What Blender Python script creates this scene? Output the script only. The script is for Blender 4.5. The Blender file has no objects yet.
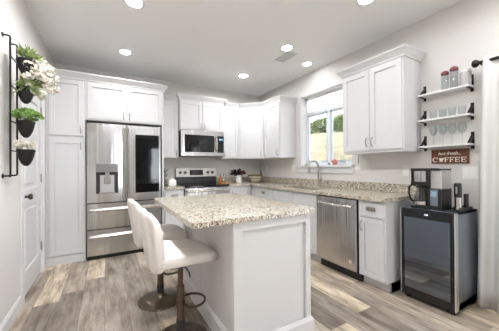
import bpy, bmesh, math, random
from mathutils import Vector, Matrix
C = bpy.context.scene
COL = C.collection
PI = math.pi

# ------------------------------------------------------------------ camera
F_PX, W_PX = 247.98, 499.0
yaw, pit, roll = 0.522095, 0.005095, -0.006891
cy, sy = math.cos(yaw), math.sin(yaw)
fw = Vector((sy*math.cos(pit), cy*math.cos(pit), math.sin(pit)))
r0 = Vector((cy, -sy, 0)); u0 = r0.cross(fw)
rt = r0*math.cos(roll) + u0*math.sin(roll)
up = u0*math.cos(roll) - r0*math.sin(roll)
cam_d = bpy.data.cameras.new('camera'); cam = bpy.data.objects.new('camera', cam_d); COL.objects.link(cam)
cam_d.sensor_fit = 'HORIZONTAL'; cam_d.sensor_width = 36.0
cam_d.lens = 36.0*F_PX/W_PX; cam_d.clip_start = 0.05; cam_d.clip_end = 300
M = Matrix((rt, up, -fw)).transposed().to_4x4(); M.translation = (0, 0, 1.22)
cam.matrix_world = M
C.camera = cam

# ------------------------------------------------------------------ world, sun, daylight and fill lamps, exposure
vs = C.view_settings
C.display_settings.display_device = 'sRGB'
vs.view_transform = 'Standard'; vs.look = 'None'; vs.gamma = 1.0; vs.use_curve_mapping = False
vs.exposure = 1.66
world = bpy.data.worlds.new('sky'); C.world = world; world.use_nodes = True
bg = world.node_tree.nodes['Background']
bg.inputs[0].default_value = (0.86, 0.93, 1.0, 1); bg.inputs[1].default_value = 1.25
def light(name, kind, loc, energy, color=(1, 1, 1), direction=None, **kw):
    d = bpy.data.lights.new(name, kind); d.energy = energy; d.color = color
    for k, v in kw.items(): setattr(d, k, v)
    o = bpy.data.objects.new(name, d); COL.objects.link(o); o.location = loc
    if direction: o.rotation_euler = Vector(direction).to_track_quat('-Z', 'Y').to_euler()
    return o
light('sun', 'SUN', (-6, 9, 12), .4, (1, 0.96, 0.88), (0.75, -0.2, -0.75), angle=0.01)
# daylight-tinted fill lamps added at the rear window and patio door, tilted upward
for nm_, x_, w_, e_ in (('rear_window_fill', 2.42, .72, 30),):
    light(nm_, 'AREA', (x_, -6.56, 1.4), e_, (0.9, 0.95, 1.0), (0, 1, 0.15), shape='RECTANGLE', size=w_, size_y=1.7)
light('patio_door_fill', 'AREA', (3.0, -0.75, 1.1), 9, (0.9, 0.95, 1.0), (-1, 0, 0.5), shape='RECTANGLE', size=1.1, size_y=1.9)
light('daylight_sink_window', 'AREA', (3.06, 2.7, 1.8), 10, (0.9, 0.95, 1.0), (-1, 0, 0.0), shape='RECTANGLE', size=1.0, size_y=1.1).data.cycles.is_portal = True

# ------------------------------------------------------------------ materials
def lin(h):
    h = h.lstrip('#'); v = [int(h[i:i+2], 16)/255 for i in (0, 2, 4)]
    return tuple(x/12.92 if x <= .04045 else ((x+.055)/1.055)**2.4 for x in v) + (1,)
def nm(name):
    m = bpy.data.materials.new(name); m.use_nodes = True
    return m, m.node_tree.nodes, m.node_tree.links, m.node_tree.nodes['Principled BSDF']
def mat(name, col, rough=.5, metal=0., spec=.5, bump=0., bscale=200., var=0., vscale=6., stretch=None, emit=None, estr=0., coat=0.):
    m, N, L, b = nm(name)
    c = lin(col)
    b.inputs['Base Color'].default_value = c; b.inputs['Roughness'].default_value = rough
    b.inputs['Metallic'].default_value = metal; b.inputs['Specular IOR Level'].default_value = spec
    if coat: b.inputs['Coat Weight'].default_value = coat; b.inputs['Coat Roughness'].default_value = .08
    if emit: b.inputs['Emission Color'].default_value = lin(emit); b.inputs['Emission Strength'].default_value = estr
    tc = N.new('ShaderNodeTexCoord'); src = tc.outputs['Object']
    if stretch:
        mp = N.new('ShaderNodeMapping'); mp.inputs['Scale'].default_value = stretch
        L.new(src, mp.inputs['Vector']); src = mp.outputs['Vector']
    if bump:
        n = N.new('ShaderNodeTexNoise'); n.inputs['Scale'].default_value = bscale; n.inputs['Detail'].default_value = 3
        L.new(src, n.inputs['Vector'])
        bp = N.new('ShaderNodeBump'); bp.inputs['Strength'].default_value = bump; bp.inputs['Distance'].default_value = .01
        L.new(n.outputs['Fac'], bp.inputs['Height']); L.new(bp.outputs['Normal'], b.inputs['Normal'])
    if var:
        n = N.new('ShaderNodeTexNoise'); n.inputs['Scale'].default_value = vscale; n.inputs['Detail'].default_value = 4
        L.new(src, n.inputs['Vector'])
        r = N.new('ShaderNodeValToRGB'); e = r.color_ramp.elements
        e[0].position = .3; e[1].position = .7
        e[0].color = tuple(x*(1-var) for x in c[:3])+(1,); e[1].color = tuple(min(1, x*(1+var)) for x in c[:3])+(1,)
        L.new(n.outputs['Fac'], r.inputs['Fac']); L.new(r.outputs['Color'], b.inputs['Base Color'])
    return m
def glass(name, tint='#FFFFFF', rough=.02, k=.14, trans='#FFFFFF'):
    m, N, L, b = nm(name); N.remove(b)
    out = N['Material Output']; t = N.new('ShaderNodeBsdfTransparent'); g = N.new('ShaderNodeBsdfGlossy'); mx = N.new('ShaderNodeMixShader')
    lw = N.new('ShaderNodeLayerWeight'); lw.inputs['Blend'].default_value = .5
    t.inputs[0].default_value = lin(trans); g.inputs['Color'].default_value = lin(tint); g.inputs['Roughness'].default_value = rough
    pw = N.new('ShaderNodeMath'); pw.operation = 'POWER'; pw.inputs[1].default_value = 3.0; L.new(lw.outputs['Facing'], pw.inputs[0])
    mr = N.new('ShaderNodeMapRange'); mr.inputs['To Min'].default_value = k; mr.inputs['To Max'].default_value = min(1, k*2+.2); L.new(pw.outputs[0], mr.inputs['Value'])
    L.new(mr.outputs[0], mx.inputs[0]); L.new(t.outputs[0], mx.inputs[1]); L.new(g.outputs[0], mx.inputs[2]); L.new(mx.outputs[0], out.inputs[0])
    return m
def math_n(N, L, op, a, b=None, c=None):
    n = N.new('ShaderNodeMath'); n.operation = op
    for i, v in enumerate((a, b, c)):
        if v is None: continue
        if isinstance(v, (int, float)): n.inputs[i].default_value = v
        else: L.new(v, n.inputs[i])
    return n.outputs[0]
def ramp(N, L, src, stops, interp='LINEAR'):
    r = N.new('ShaderNodeValToRGB'); r.color_ramp.interpolation = interp
    els = r.color_ramp.elements
    while len(els) < len(stops): els.new(.5)
    for e, (p, c) in zip(els, stops): e.position = p; e.color = lin(c)
    L.new(src, r.inputs['Fac']); return r.outputs['Color']
def mixc(N, L, typ, fac, a, b):
    n = N.new('ShaderNodeMix'); n.data_type = 'RGBA'; n.blend_type = typ
    if isinstance(fac, (int, float)): n.inputs[0].default_value = fac
    else: L.new(fac, n.inputs[0])
    for i, v in ((6, a), (7, b)):
        if isinstance(v, tuple): n.inputs[i].default_value = v
        else: L.new(v, n.inputs[i])
    return n.outputs[2]
def granite_mat():
    m, N, L, b = nm('granite')
    tc = N.new('ShaderNodeTexCoord'); P = tc.outputs['Object']
    def vor(scale):
        v = N.new('ShaderNodeTexVoronoi'); v.inputs['Scale'].default_value = scale; L.new(P, v.inputs['Vector'])
        s = N.new('ShaderNodeSeparateColor'); L.new(v.outputs['Color'], s.inputs[0]); return s
    a = vor(105); bb = vor(175)
    c1 = ramp(N, L, a.outputs[0], [(0, '#D9D2C4'), (.2, '#C6BAA6'), (.4, '#ECE6DA'), (.56, '#B1A592'), (.7, '#8E877E'), (.82, '#5E5750'), (.9, '#262220')], 'CONSTANT')
    c2 = ramp(N, L, bb.outputs[1], [(0, '#DDD6CA'), (.28, '#B9AD9B'), (.48, '#F3F1EC'), (.64, '#857C72'), (.78, '#CBC0AC'), (.88, '#2E2926')], 'CONSTANT')
    n = N.new('ShaderNodeTexNoise'); n.inputs['Scale'].default_value = 9; n.inputs['Detail'].default_value = 5; L.new(P, n.inputs['Vector'])
    k = mixc(N, L, 'MIX', math_n(N, L, 'GREATER_THAN', bb.outputs[0], .5), c1, c2)
    t = ramp(N, L, n.outputs['Fac'], [(.35, '#DDD5C8'), (.55, '#F6F3EE'), (.68, '#CFC4B2')])
    col = mixc(N, L, 'MULTIPLY', .55, k, t)
    L.new(col, b.inputs['Base Color']); b.inputs['Roughness'].default_value = .13
    return m
def floor_mat():
    m, N, L, b = nm('vinyl_planks')
    tc = N.new('ShaderNodeTexCoord'); s = N.new('ShaderNodeSeparateXYZ'); L.new(tc.outputs['Object'], s.inputs[0])
    PW, PL = .182, 1.22
    u = math_n(N, L, 'DIVIDE', math_n(N, L, 'ADD', s.outputs['X'], 15.49), PW); row = math_n(N, L, 'FLOOR', u)
    w1 = N.new('ShaderNodeTexWhiteNoise'); w1.noise_dimensions = '1D'; L.new(row, w1.inputs['W'])
    v = math_n(N, L, 'ADD', math_n(N, L, 'DIVIDE', math_n(N, L, 'ADD', s.outputs['Y'], 20), PL), math_n(N, L, 'MULTIPLY', w1.outputs['Value'], 7.0))
    cl = math_n(N, L, 'FLOOR', v)
    cv = N.new('ShaderNodeCombineXYZ'); L.new(row, cv.inputs[0]); L.new(cl, cv.inputs[1])
    w2 = N.new('ShaderNodeTexWhiteNoise'); w2.noise_dimensions = '2D'; L.new(cv.outputs[0], w2.inputs['Vector'])
    base = ramp(N, L, w2.outputs['Value'], [(0, '#B0A59A'), (.16, '#D3C7B8'), (.34, '#978C82'), (.46, '#DBCAB3'), (.64, '#E8D9C3'), (.8, '#C3B6A8')], 'CONSTANT')
    # wood grain stretched along the plank
    g = N.new('ShaderNodeCombineXYZ')
    L.new(math_n(N, L, 'MULTIPLY', s.outputs['X'], 15), g.inputs[0])
    L.new(math_n(N, L, 'ADD', math_n(N, L, 'MULTIPLY', s.outputs['Y'], 1.6), math_n(N, L, 'MULTIPLY', w2.outputs['Value'], 37)), g.inputs[1])
    L.new(math_n(N, L, 'MULTIPLY', row, 3.7), g.inputs[2])
    n1 = N.new('ShaderNodeTexNoise'); n1.inputs['Scale'].default_value = 1.2; n1.inputs['Detail'].default_value = 6; n1.inputs['Roughness'].default_value = .65; n1.inputs['Distortion'].default_value = .25
    L.new(g.outputs[0], n1.inputs['Vector'])
    gr = ramp(N, L, n1.outputs['Fac'], [(.25, '#6E635A'), (.42, '#C6BEB4'), (.56, '#FFFFFF'), (.72, '#B9AEA2')])
    g2 = N.new('ShaderNodeCombineXYZ'); L.new(math_n(N, L, 'MULTIPLY', s.outputs['X'], 9), g2.inputs[0])
    L.new(math_n(N, L, 'ADD', math_n(N, L, 'MULTIPLY', s.outputs['Y'], 3.2), math_n(N, L, 'MULTIPLY', w2.outputs['Value'], 91)), g2.inputs[1]); L.new(row, g2.inputs[2])
    n2 = N.new('ShaderNodeTexNoise'); n2.inputs['Scale'].default_value = 1; n2.inputs['Detail'].default_value = 4; n2.inputs['Roughness'].default_value = .6; L.new(g2.outputs[0], n2.inputs['Vector'])
    bl = ramp(N, L, n2.outputs['Fac'], [(.3, '#8F857C'), (.5, '#E6E1DB'), (.62, '#FFFFFF')])
    col = mixc(N, L, 'MULTIPLY', .75, base, gr); col = mixc(N, L, 'MULTIPLY', .7, col, bl)
    fu = math_n(N, L, 'FRACT', u); fv = math_n(N, L, 'FRACT', v)
    eu = math_n(N, L, 'MINIMUM', fu, math_n(N, L, 'SUBTRACT', 1.0, fu)); ev = math_n(N, L, 'MINIMUM', fv, math_n(N, L, 'SUBTRACT', 1.0, fv))
    gap = math_n(N, L, 'MAXIMUM', math_n(N, L, 'LESS_THAN', eu, .009), math_n(N, L, 'LESS_THAN', ev, .0014))
    col = mixc(N, L, 'MIX', math_n(N, L, 'MULTIPLY', gap, .6), col, lin('#4E463E'))
    L.new(col, b.inputs['Base Color']); b.inputs['Roughness'].default_value = .38
    bp = N.new('ShaderNodeBump'); bp.inputs['Strength'].default_value = .12; bp.inputs['Distance'].default_value = .003
    L.new(n1.outputs['Fac'], bp.inputs['Height']); L.new(bp.outputs['Normal'], b.inputs['Normal'])
    return m
def steel(name, col='#C6C5C4', rough=.22, streak=(30, 30, .35), amt=.11):
    m, N, L, b = nm(name)
    b.inputs['Base Color'].default_value = lin(col); b.inputs['Metallic'].default_value = 1; b.inputs['Roughness'].default_value = rough
    tc = N.new('ShaderNodeTexCoord'); mp = N.new('ShaderNodeMapping'); mp.inputs['Scale'].default_value = streak; L.new(tc.outputs['Object'], mp.inputs['Vector'])
    n = N.new('ShaderNodeTexNoise'); n.inputs['Scale'].default_value = .28; n.inputs['Detail'].default_value = 3; L.new(mp.outputs[0], n.inputs['Vector'])
    bp = N.new('ShaderNodeBump'); bp.inputs['Strength'].default_value = 1; bp.inputs['Distance'].default_value = amt*.1
    L.new(n.outputs['Fac'], bp.inputs['Height']); L.new(bp.outputs['Normal'], b.inputs['Normal'])
    return m
M_WALL = mat('wall_paint', '#DAD6D2', .85, bump=.08, bscale=160)
M_CEIL = mat('ceiling_paint', '#E9E8E7', .9, bump=.12, bscale=60)
M_CAB = mat('cabinet_white', '#D3D2D2', .42)
M_TRIM = mat('trim_white', '#DAD9D8', .45)
M_DOORW = mat('door_white', '#D6D5D5', .5)
M_GRAN = granite_mat()
M_FLOOR = floor_mat()
M_STEEL = steel('stainless')
M_STEELH = steel('stainless_handle', '#C9C6C1', .2, (1, 1, 1), 0)
M_NICK = mat('brushed_nickel', '#A6A19B', .3, 1)
M_CHROME = mat('polished_silver', '#D2D0CC', .16, 1)
M_BLACKG = mat('black_glass', '#0B0C0E', .04, 0, .6)
M_FGLASS = mat('fridge_dark_glass', '#0B0C0E', .05, 0, .2)
M_BLACK = mat('black_plastic', '#131313', .35)
M_BLKMAT = mat('black_iron', '#191816', .5, .3, bump=.05, bscale=300)
M_DARK = mat('dark_grey_enamel', '#2A2B2D', .35)
M_BRONZE = mat('bronze_metal', '#665A4D', .3, .9, var=.06, vscale=20)
M_SUEDE = mat('cream_suede', '#E2DCD6', .95, spec=.15, bump=.12, bscale=260, var=.05, vscale=10)
M_WHITEC = mat('white_ceramic', '#EFEDE8', .25)
M_PLATE = mat('white_plate', '#E9E7E3', .4)
M_COOLBODY = steel('cooler_steel', '#939BA6', .32, (2, 2, 2), .01)
M_WOOD = mat('sign_wood', '#6B3F2A', .65, var=.3, vscale=14, stretch=(1, 1, 9), bump=.1, bscale=40)
M_BOARD = mat('board_wood', '#B9834F', .5, var=.15, vscale=14)
M_CREAM = mat('cream_paint', '#F2EADC', .6)
M_GLASS = glass('clear_glass', k=.035, trans='#F6F8F8')
M_PANE = glass('window_glass', k=.04)
M_DGLASS = glass('smoked_glass', '#D8E4F4', .03, .3, '#2A3038')
M_LENS = mat('lamp_lens', '#FFFFFF', .5, emit='#F4F7FB', estr=215)
M_LENSD = mat('lamp_lens_dimmed', '#FFFFFF', .5, emit='#F4F7FB', estr=48)
M_LENSM = mat('lamp_lens_medium', '#FFFFFF', .5, emit='#F4F7FB', estr=125)
M_LENSS = mat('lamp_lens_low', '#FFFFFF', .5, emit='#F4F7FB', estr=24)
M_LEAF = mat('leaf_green', '#5C7A3C', .55, var=.35, vscale=25)
M_LEAFL = mat('olive_leaf', '#93A468', .55, var=.35, vscale=40)
M_SUCC = mat('succulent_green', '#7FA052', .5, var=.35, vscale=30)
M_LEAFD = mat('dark_leaf', '#20201F', .6)
M_PETAL = mat('white_petal', '#EFE8DC', .7, var=.08, vscale=30)
M_RED = mat('red_petal', '#7E1722', .6)
M_PINK = mat('pink_petal', '#E4A79C', .65)
M_LID = mat('berry_lid', '#7C3A41', .5)
M_GREYC = mat('grey_canister', '#B9B7B4', .3, .3)
M_BRASS = mat('aged_brass', '#8A7248', .4, .8)
M_AMBER = mat('amber_oil', '#A8641E', .15)
M_CLOTH = None
def cloth_mat():
    m, N, L, b = nm('sheer_curtain'); out = N['Material Output']
    b.inputs['Base Color'].default_value = lin('#F4F3F1'); b.inputs['Roughness'].default_value = .9; b.inputs['Specular IOR Level'].default_value = .1
    t = N.new('ShaderNodeBsdfTranslucent'); t.inputs[0].default_value = lin('#F4F4F4'); mx = N.new('ShaderNodeMixShader'); mx.inputs[0].default_value = .35
    L.new(b.outputs[0], mx.inputs[1]); L.new(t.outputs[0], mx.inputs[2]); L.new(mx.outputs[0], out.inputs[0]); return m
M_CLOTH = cloth_mat()
M_HILL = mat('dry_grass', '#8E8268', .95, var=.4, vscale=1.2)
M_TREE = mat('bush_leaf', '#66783F', .7, var=.3, vscale=2)

# ------------------------------------------------------------------ mesh helpers
class MB:
    def __init__(s): s.bm = bmesh.new()
    def box(s, x0, x1, y0, y1, z0, z1):
        v = [s.bm.verts.new((x, y, z)) for x in (x0, x1) for y in (y0, y1) for z in (z0, z1)]
        for f in ((0, 1, 3, 2), (4, 6, 7, 5), (0, 4, 5, 1), (2, 3, 7, 6), (0, 2, 6, 4), (1, 5, 7, 3)): s.bm.faces.new([v[i] for i in f])
        return s
    def prism(s, poly, a, b, axis='z'):
        def P(p, h): return {'z': (p[0], p[1], h), 'y': (p[0], h, p[1]), 'x': (h, p[0], p[1])}[axis]
        A = [s.bm.verts.new(P(p, a)) for p in poly]; B = [s.bm.verts.new(P(p, b)) for p in poly]
        s.bm.faces.new(A[::-1]); s.bm.faces.new(B); n = len(poly)
        for i in range(n): s.bm.faces.new((A[i], A[(i+1) % n], B[(i+1) % n], B[i]))
        return s
    def cyl(s, c, r, h, axis='z', seg=24, r2=None):
        r2 = r if r2 is None else r2
        return s.lathe([(r, 0), (r2, h)], c, axis, seg, cap=True)
    def lathe(s, prof, c=(0, 0, 0), axis='z', seg=24, cap=True, closed=False):
        c = Vector(c); rings = []
        def P(x, y, z): return {'z': Vector((x, y, z)), 'y': Vector((x, z, y)), 'x': Vector((z, x, y)), '-x': Vector((-z, x, y)), '-y': Vector((x, -z, y))}[axis]+c
        for r, z in prof:
            if r < 1e-6: rings.append([s.bm.verts.new(P(0, 0, z))])
            else: rings.append([s.bm.verts.new(P(r*math.cos(2*PI*i/seg), r*math.sin(2*PI*i/seg), z)) for i in range(seg)])
        pairs = list(zip(rings, rings[1:])) + ([(rings[-1], rings[0])] if closed else [])
        for a, b in pairs:
            for i in range(seg):
                j = (i+1) % seg
                if len(a) == 1 and len(b) == 1: continue
                if len(a) == 1: s.bm.faces.new((a[0], b[i], b[j]))
                elif len(b) == 1: s.bm.faces.new((a[i], a[j], b[0]))
                else: s.bm.faces.new((a[i], a[j], b[j], b[i]))
        if cap and not closed:
            if len(rings[0]) > 1: s.bm.faces.new(rings[0][::-1])
            if len(rings[-1]) > 1: s.bm.faces.new(rings[-1])
        return s
    def tube(s, pts, r, seg=10, closed=False, flat=None):
        pts = [Vector(p) for p in pts]; n = len(pts); rings = []; ref = None
        for i, p in enumerate(pts):
            if closed: t = (pts[(i+1) % n]-pts[i-1]).normalized()
            else: t = (pts[min(i+1, n-1)]-pts[max(i-1, 0)]).normalized()
            if ref is None: ref = t.orthogonal().normalized()
            ref = (ref-t*ref.dot(t)); ref = ref.normalized() if ref.length > 1e-5 else t.orthogonal().normalized()
            b = t.cross(ref); rr = r[i] if isinstance(r, (list, tuple)) else r
            rings.append([s.bm.verts.new(p+ref*rr*math.cos(2*PI*k/seg)+b*rr*math.sin(2*PI*k/seg)) for k in range(seg)])
        for i in range(n if closed else n-1):
            a, b = rings[i], rings[(i+1) % n]
            for k in range(seg): s.bm.faces.new((a[k], a[(k+1) % seg], b[(k+1) % seg], b[k]))
        if not closed: s.bm.faces.new(rings[0][::-1]); s.bm.faces.new(rings[-1])
        return s
    def superell(s, sx, sy, sz, e1=.35, e2=.35, nu=40, nv=24, c=(0, 0, 0), fn=None):
        def pw(v, e): return math.copysign(abs(v)**e, v)
        rows = []
        for j in range(nv+1):
            th = -PI/2+PI*j/nv
            if j in (0, nv): rows.append([(0, 0, sz*pw(math.sin(th), e1))]); continue
            rows.append([(sx*pw(math.cos(th), e1)*pw(math.cos(2*PI*i/nu), e2), sy*pw(math.cos(th), e1)*pw(math.sin(2*PI*i/nu), e2), sz*pw(math.sin(th), e1)) for i in range(nu)])
        V = [[s.bm.verts.new(Vector(fn(*p) if fn else p)+Vector(c)) for p in r] for r in rows]
        for a, b in zip(V, V[1:]):
            for i in range(nu):
                j = (i+1) % nu
                if len(a) == 1: s.bm.faces.new((a[0], b[j], b[i])) if False else s.bm.faces.new((a[0], b[i], b[j]))
                elif len(b) == 1: s.bm.faces.new((a[i], a[j], b[0]))
                else: s.bm.faces.new((a[i], a[j], b[j], b[i]))
        return s
    def leaf(s, p, d, l, w, droop=.2, nrm=None):
        p = Vector(p); d = Vector(d).normalized(); sd = d.cross(Vector(nrm) if nrm else Vector((random.uniform(-1, 1), random.uniform(-1, 1), random.uniform(.2, 1))))
        sd = sd.normalized() if sd.length > 1e-4 else d.orthogonal().normalized()
        dn = Vector((0, 0, -droop*l))
        v = [s.bm.verts.new(q) for q in (p, p+d*l*.45+sd*w*.5+dn*.2, p+d*l+dn, p+d*l*.45-sd*w*.5+dn*.2)]
        s.bm.faces.new(v); return s
    def shaker(s, x0, x1, z0, z1, t=.02, rail=.057, rec=.013, y=0.):
        s.box(x0, x0+rail, y-t, y, z0, z1); s.box(x1-rail, x1, y-t, y, z0, z1)
        s.box(x0+rail, x1-rail, y-t, y, z0, z0+rail); s.box(x0+rail, x1-rail, y-t, y, z1-rail, z1)
        s.box(x0+rail, x1-rail, y-t+rec, y, z0+rail, z1-rail); return s
    def sweep(s, path, prof, z0):
        """moulding: prof = [(outward, up)], path = plan polyline, outward on the right of travel"""
        n = len(path); P = [Vector((p[0], p[1])) for p in path]; off = []
        for i in range(n):
            ns = []
            if i > 0: d = (P[i]-P[i-1]).normalized(); ns.append(Vector((d.y, -d.x)))
            if i < n-1: d = (P[i+1]-P[i]).normalized(); ns.append(Vector((d.y, -d.x)))
            if len(ns) == 1: off.append(ns[0])
            else:
                m_ = (ns[0]+ns[1]); m_.normalize(); off.append(m_/max(.3, m_.dot(ns[0])))
        R = [[s.bm.verts.new((P[i].x+off[i].x*o, P[i].y+off[i].y*o, z0+h)) for o, h in prof] for i in range(n)]
        k = len(prof)
        for a, b in zip(R, R[1:]):
            for j in range(k): s.bm.faces.new((a[j], b[j], b[(j+1) % k], a[(j+1) % k]))
        s.bm.faces.new(R[0]); s.bm.faces.new(R[-1][::-1]); return s
def obj(name, mb, m, parent=None, smooth=False, bevel=0., local=True, seg=2, angle=.6):
    bm = mb.bm
    if parent is not None and not local:
        bmesh.ops.translate(bm, verts=bm.verts, vec=-Vector(parent.location))
    bmesh.ops.recalc_face_normals(bm, faces=bm.faces)
    me = bpy.data.meshes.new(name); bm.to_mesh(me); bm.free()
    me.materials.append(m)
    if smooth:
        for p in me.polygons: p.use_smooth = True
    o = bpy.data.objects.new(name, me); COL.objects.link(o)
    if smooth: me.set_sharp_from_angle(angle=angle)
    if parent is not None: o.parent = parent
    if bevel:
        md = o.modifiers.new('bevel', 'BEVEL'); md.width = bevel; md.segments = seg; md.limit_method = 'ANGLE'; md.angle_limit = .7
    return o
def thing(name, label, cat, loc=(0, 0, 0), rotz=0., group=None):
    o = bpy.data.objects.new(name, None); COL.objects.link(o); o.location = loc; o.rotation_euler = (0, 0, rotz); o.empty_display_size = .05
    o['label'] = label; o['category'] = cat
    if group: o['group'] = group
    return o
def tag(o, label, cat, group=None):
    o['label'] = label; o['category'] = cat
    if group: o['group'] = group
    return o
def struct(name, mb, m, parent=None, **k):
    o = obj(name, mb, m, parent, **k)
    if parent is None: o['kind'] = 'structure'
    return o
def copy_tree(o, parent=None):
    c = o.copy(); COL.objects.link(c)
    if parent is not None: c.parent = parent
    for ch in list(o.children): copy_tree(ch, c)
    return c
def recenter(o):
    """move a one-mesh thing's origin to the middle of its base"""
    me = o.data; xs = [v.co for v in me.vertices]
    c = Vector(((min(v.x for v in xs)+max(v.x for v in xs))/2, (min(v.y for v in xs)+max(v.y for v in xs))/2, min(v.z for v in xs)))
    me.transform(Matrix.Translation(-c)); o.location = o.location+c; return o

# ------------------------------------------------------------------ room shell
XL, XR, YB, YF, ZC = -.66, 2.87, 4.53, -6.5, 2.75
struct('floor', MB().box(XL-.1, XR+.15, YF-.1, YB+.1, -.1, 0), M_FLOOR)
struct('ceiling', MB().box(XL-.1, XR+.15, YF-.1, YB+.1, ZC, ZC+.15), M_CEIL)
struct('wall_back', MB().box(XL-.1, XR+.15, YB, YB+.12, 0, ZC), M_WALL)
DY0, DY1, DZ = 2.955, 3.745, 2.045
struct('wall_left', MB().box(XL-.12, XL, YF, DY0, 0, ZC).box(XL-.12, XL, DY1, YB, 0, ZC).box(XL-.12, XL, DY0, DY1, DZ, ZC), M_WALL)
WY0, WY1, WZ0, WZ1 = 2.20, 3.20, 1.235, 2.38       # kitchen window opening
PY0, PY1, PZ = -1.4, -.1, 2.05                    # patio door opening
struct('wall_right', MB().box(XR, XR+.15, WY1, YB, 0, ZC).box(XR, XR+.15, PY1, WY0, 0, ZC).box(XR, XR+.15, YF, PY0, 0, ZC)
       .box(XR, XR+.15, PY0, PY1, PZ, ZC).box(XR, XR+.15, WY0, WY1, 0, WZ0-.03).box(XR, XR+.15, WY0, WY1, WZ1, ZC), M_WALL)
BZ0, BZ1 = .5, 2.3                                # living room windows behind the camera
RW = ((2.05, 2.8),)
b = MB()
for p_, q_ in ((XL-.1, RW[0][0]), (RW[0][1], XR+.15)): b.box(p_, q_, YF-.12, YF, 0, ZC)
for p_, q_ in RW: b.box(p_, q_, YF-.12, YF, 0, BZ0).box(p_, q_, YF-.12, YF, BZ1, ZC)
struct('wall_front', b, M_WALL)
BASEP = [(0, 0), (.014, 0), (.014, .085), (.009, .1), (.006, .112), (0, .112)]
struct('baseboard_left', MB().sweep([(XL, DY0-.085), (XL, YF)][::-1], BASEP, 0), M_TRIM)
struct('baseboard_front', MB().sweep([(XR, YF), (XL, YF)], [(-a, b) for a, b in BASEP], 0), M_TRIM)
struct('baseboard_right', MB().sweep([(XR, .9), (XR, PY1+.08)], BASEP, 0), M_TRIM)

# pantry-room door in the left wall (two moulded panels)
da, db, X0, X1 = DY0+.012, DY1-.012, XL-.05, XL-.012
b = MB().box(X0, X1, da, da+.115, .012, DZ-.012).box(X0, X1, db-.115, db, .012, DZ-.012)
for z0, z1 in ((.012, .24), (.86, 1.02), (1.92, DZ-.012)): b.box(X0, X1, da+.115, db-.115, z0, z1)
b.box(X0, X1-.014, da+.115, db-.115, .24, 1.92)
d = struct('door_1', b, M_DOORW, bevel=.005)
for z0, z1 in ((.24, .86), (1.02, 1.92)):
    obj('raised_panel', MB().box(X1-.014, X1-.004, da+.16, db-.16, z0+.045, z1-.045), M_DOORW, d, bevel=.008)
kb = MB().lathe([(.0, 0), (.032, 0), (.032, .006), (.012, .012), (.012, .035), (.026, .045), (.03, .058), (.022, .07), (0, .073)], (XL-.012, DY0+.075, .955), 'x', 20)
obj('door_knob', kb, mat('dark_nickel', '#5E5A55', .3, .9), d, smooth=True)
for z in (.32, 1.105, 1.88):
    obj('hinge', MB().box(XL-.014, XL-.006, DY1-.03, DY1-.008, z-.045, z+.045).cyl((XL-.004, DY1-.012, z-.05), .006, .1, seg=10), M_NICK, d)
cs = MB().box(XL, XL+.016, DY0-.082, DY0, 0, DZ+.08).box(XL, XL+.016, DY1, DY1+.082, 0, DZ+.08).box(XL, XL+.016, DY0, DY1, DZ, DZ+.08)
cs.box(XL-.12, XL, DY0, DY0+.012, 0, DZ).box(XL-.12, XL, DY1-.012, DY1, 0, DZ).box(XL-.12, XL, DY0, DY1, DZ-.012, DZ)
cs.box(XL-.12, XL-.055, DY0, DY1, 0, DZ)
struct('trim_1', cs, M_TRIM, bevel=.003)

# kitchen window
w = struct('window_1', MB().box(XR+.085, XR+.135, WY0, WY0+.045, WZ0, WZ1).box(XR+.085, XR+.135, WY1-.045, WY1, WZ0, WZ1)
           .box(XR+.085, XR+.135, WY0, WY1, WZ0, WZ0+.045).box(XR+.085, XR+.135, WY0, WY1, WZ1-.045, WZ1)
           .box(XR+.08, XR+.135, WY0, WY1, 2.075, 2.135).box(XR+.085, XR+.135, 2.665, 2.715, WZ0, 2.1), mat('vinyl_frame', '#E4E7EA', .4), bevel=.003)
sash = MB()
for a, b in ((WY0+.045, 2.665), (2.715, WY1-.045)):
    sash.box(XR+.095, XR+.125, a, a+.03, WZ0+.045, 2.075).box(XR+.095, XR+.125, b-.03, b, WZ0+.045, 2.075)
    sash.box(XR+.095, XR+.125, a, b, WZ0+.045, WZ0+.075).box(XR+.095, XR+.125, a, b, 2.045, 2.075)
obj('sash', sash, mat('vinyl_sash', '#CDD4DA', .4), w)
obj('pane', MB().box(XR+.108, XR+.112, WY0+.02, WY1-.02, WZ0+.02, WZ1-.02), M_PANE, w)
cs = MB().box(XR-.018, XR, WY1, WY1+.09, WZ0, WZ1+.09).box(XR-.018, XR, WY0-.09, WY0, WZ0, WZ1+.09).box(XR-.018, XR, WY0, WY1, WZ1, WZ1+.09)
cs.box(XR, XR+.085, WY0-.001, WY0+.012, WZ0, WZ1).box(XR, XR+.085, WY1-.012, WY1+.001, WZ0, WZ1).box(XR, XR+.085, WY0, WY1, WZ1-.012, WZ1+.001)
struct('trim_2', cs, M_TRIM, bevel=.003)
struct('trim_3', MB().box(XR-.045, XR+.085, WY0-.02, WY1+.105, WZ0-.03, WZ0).box(XR-.018, XR, WY0-.015, WY1+.09, WZ0-.115, WZ0-.03), M_TRIM, bevel=.003)
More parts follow.
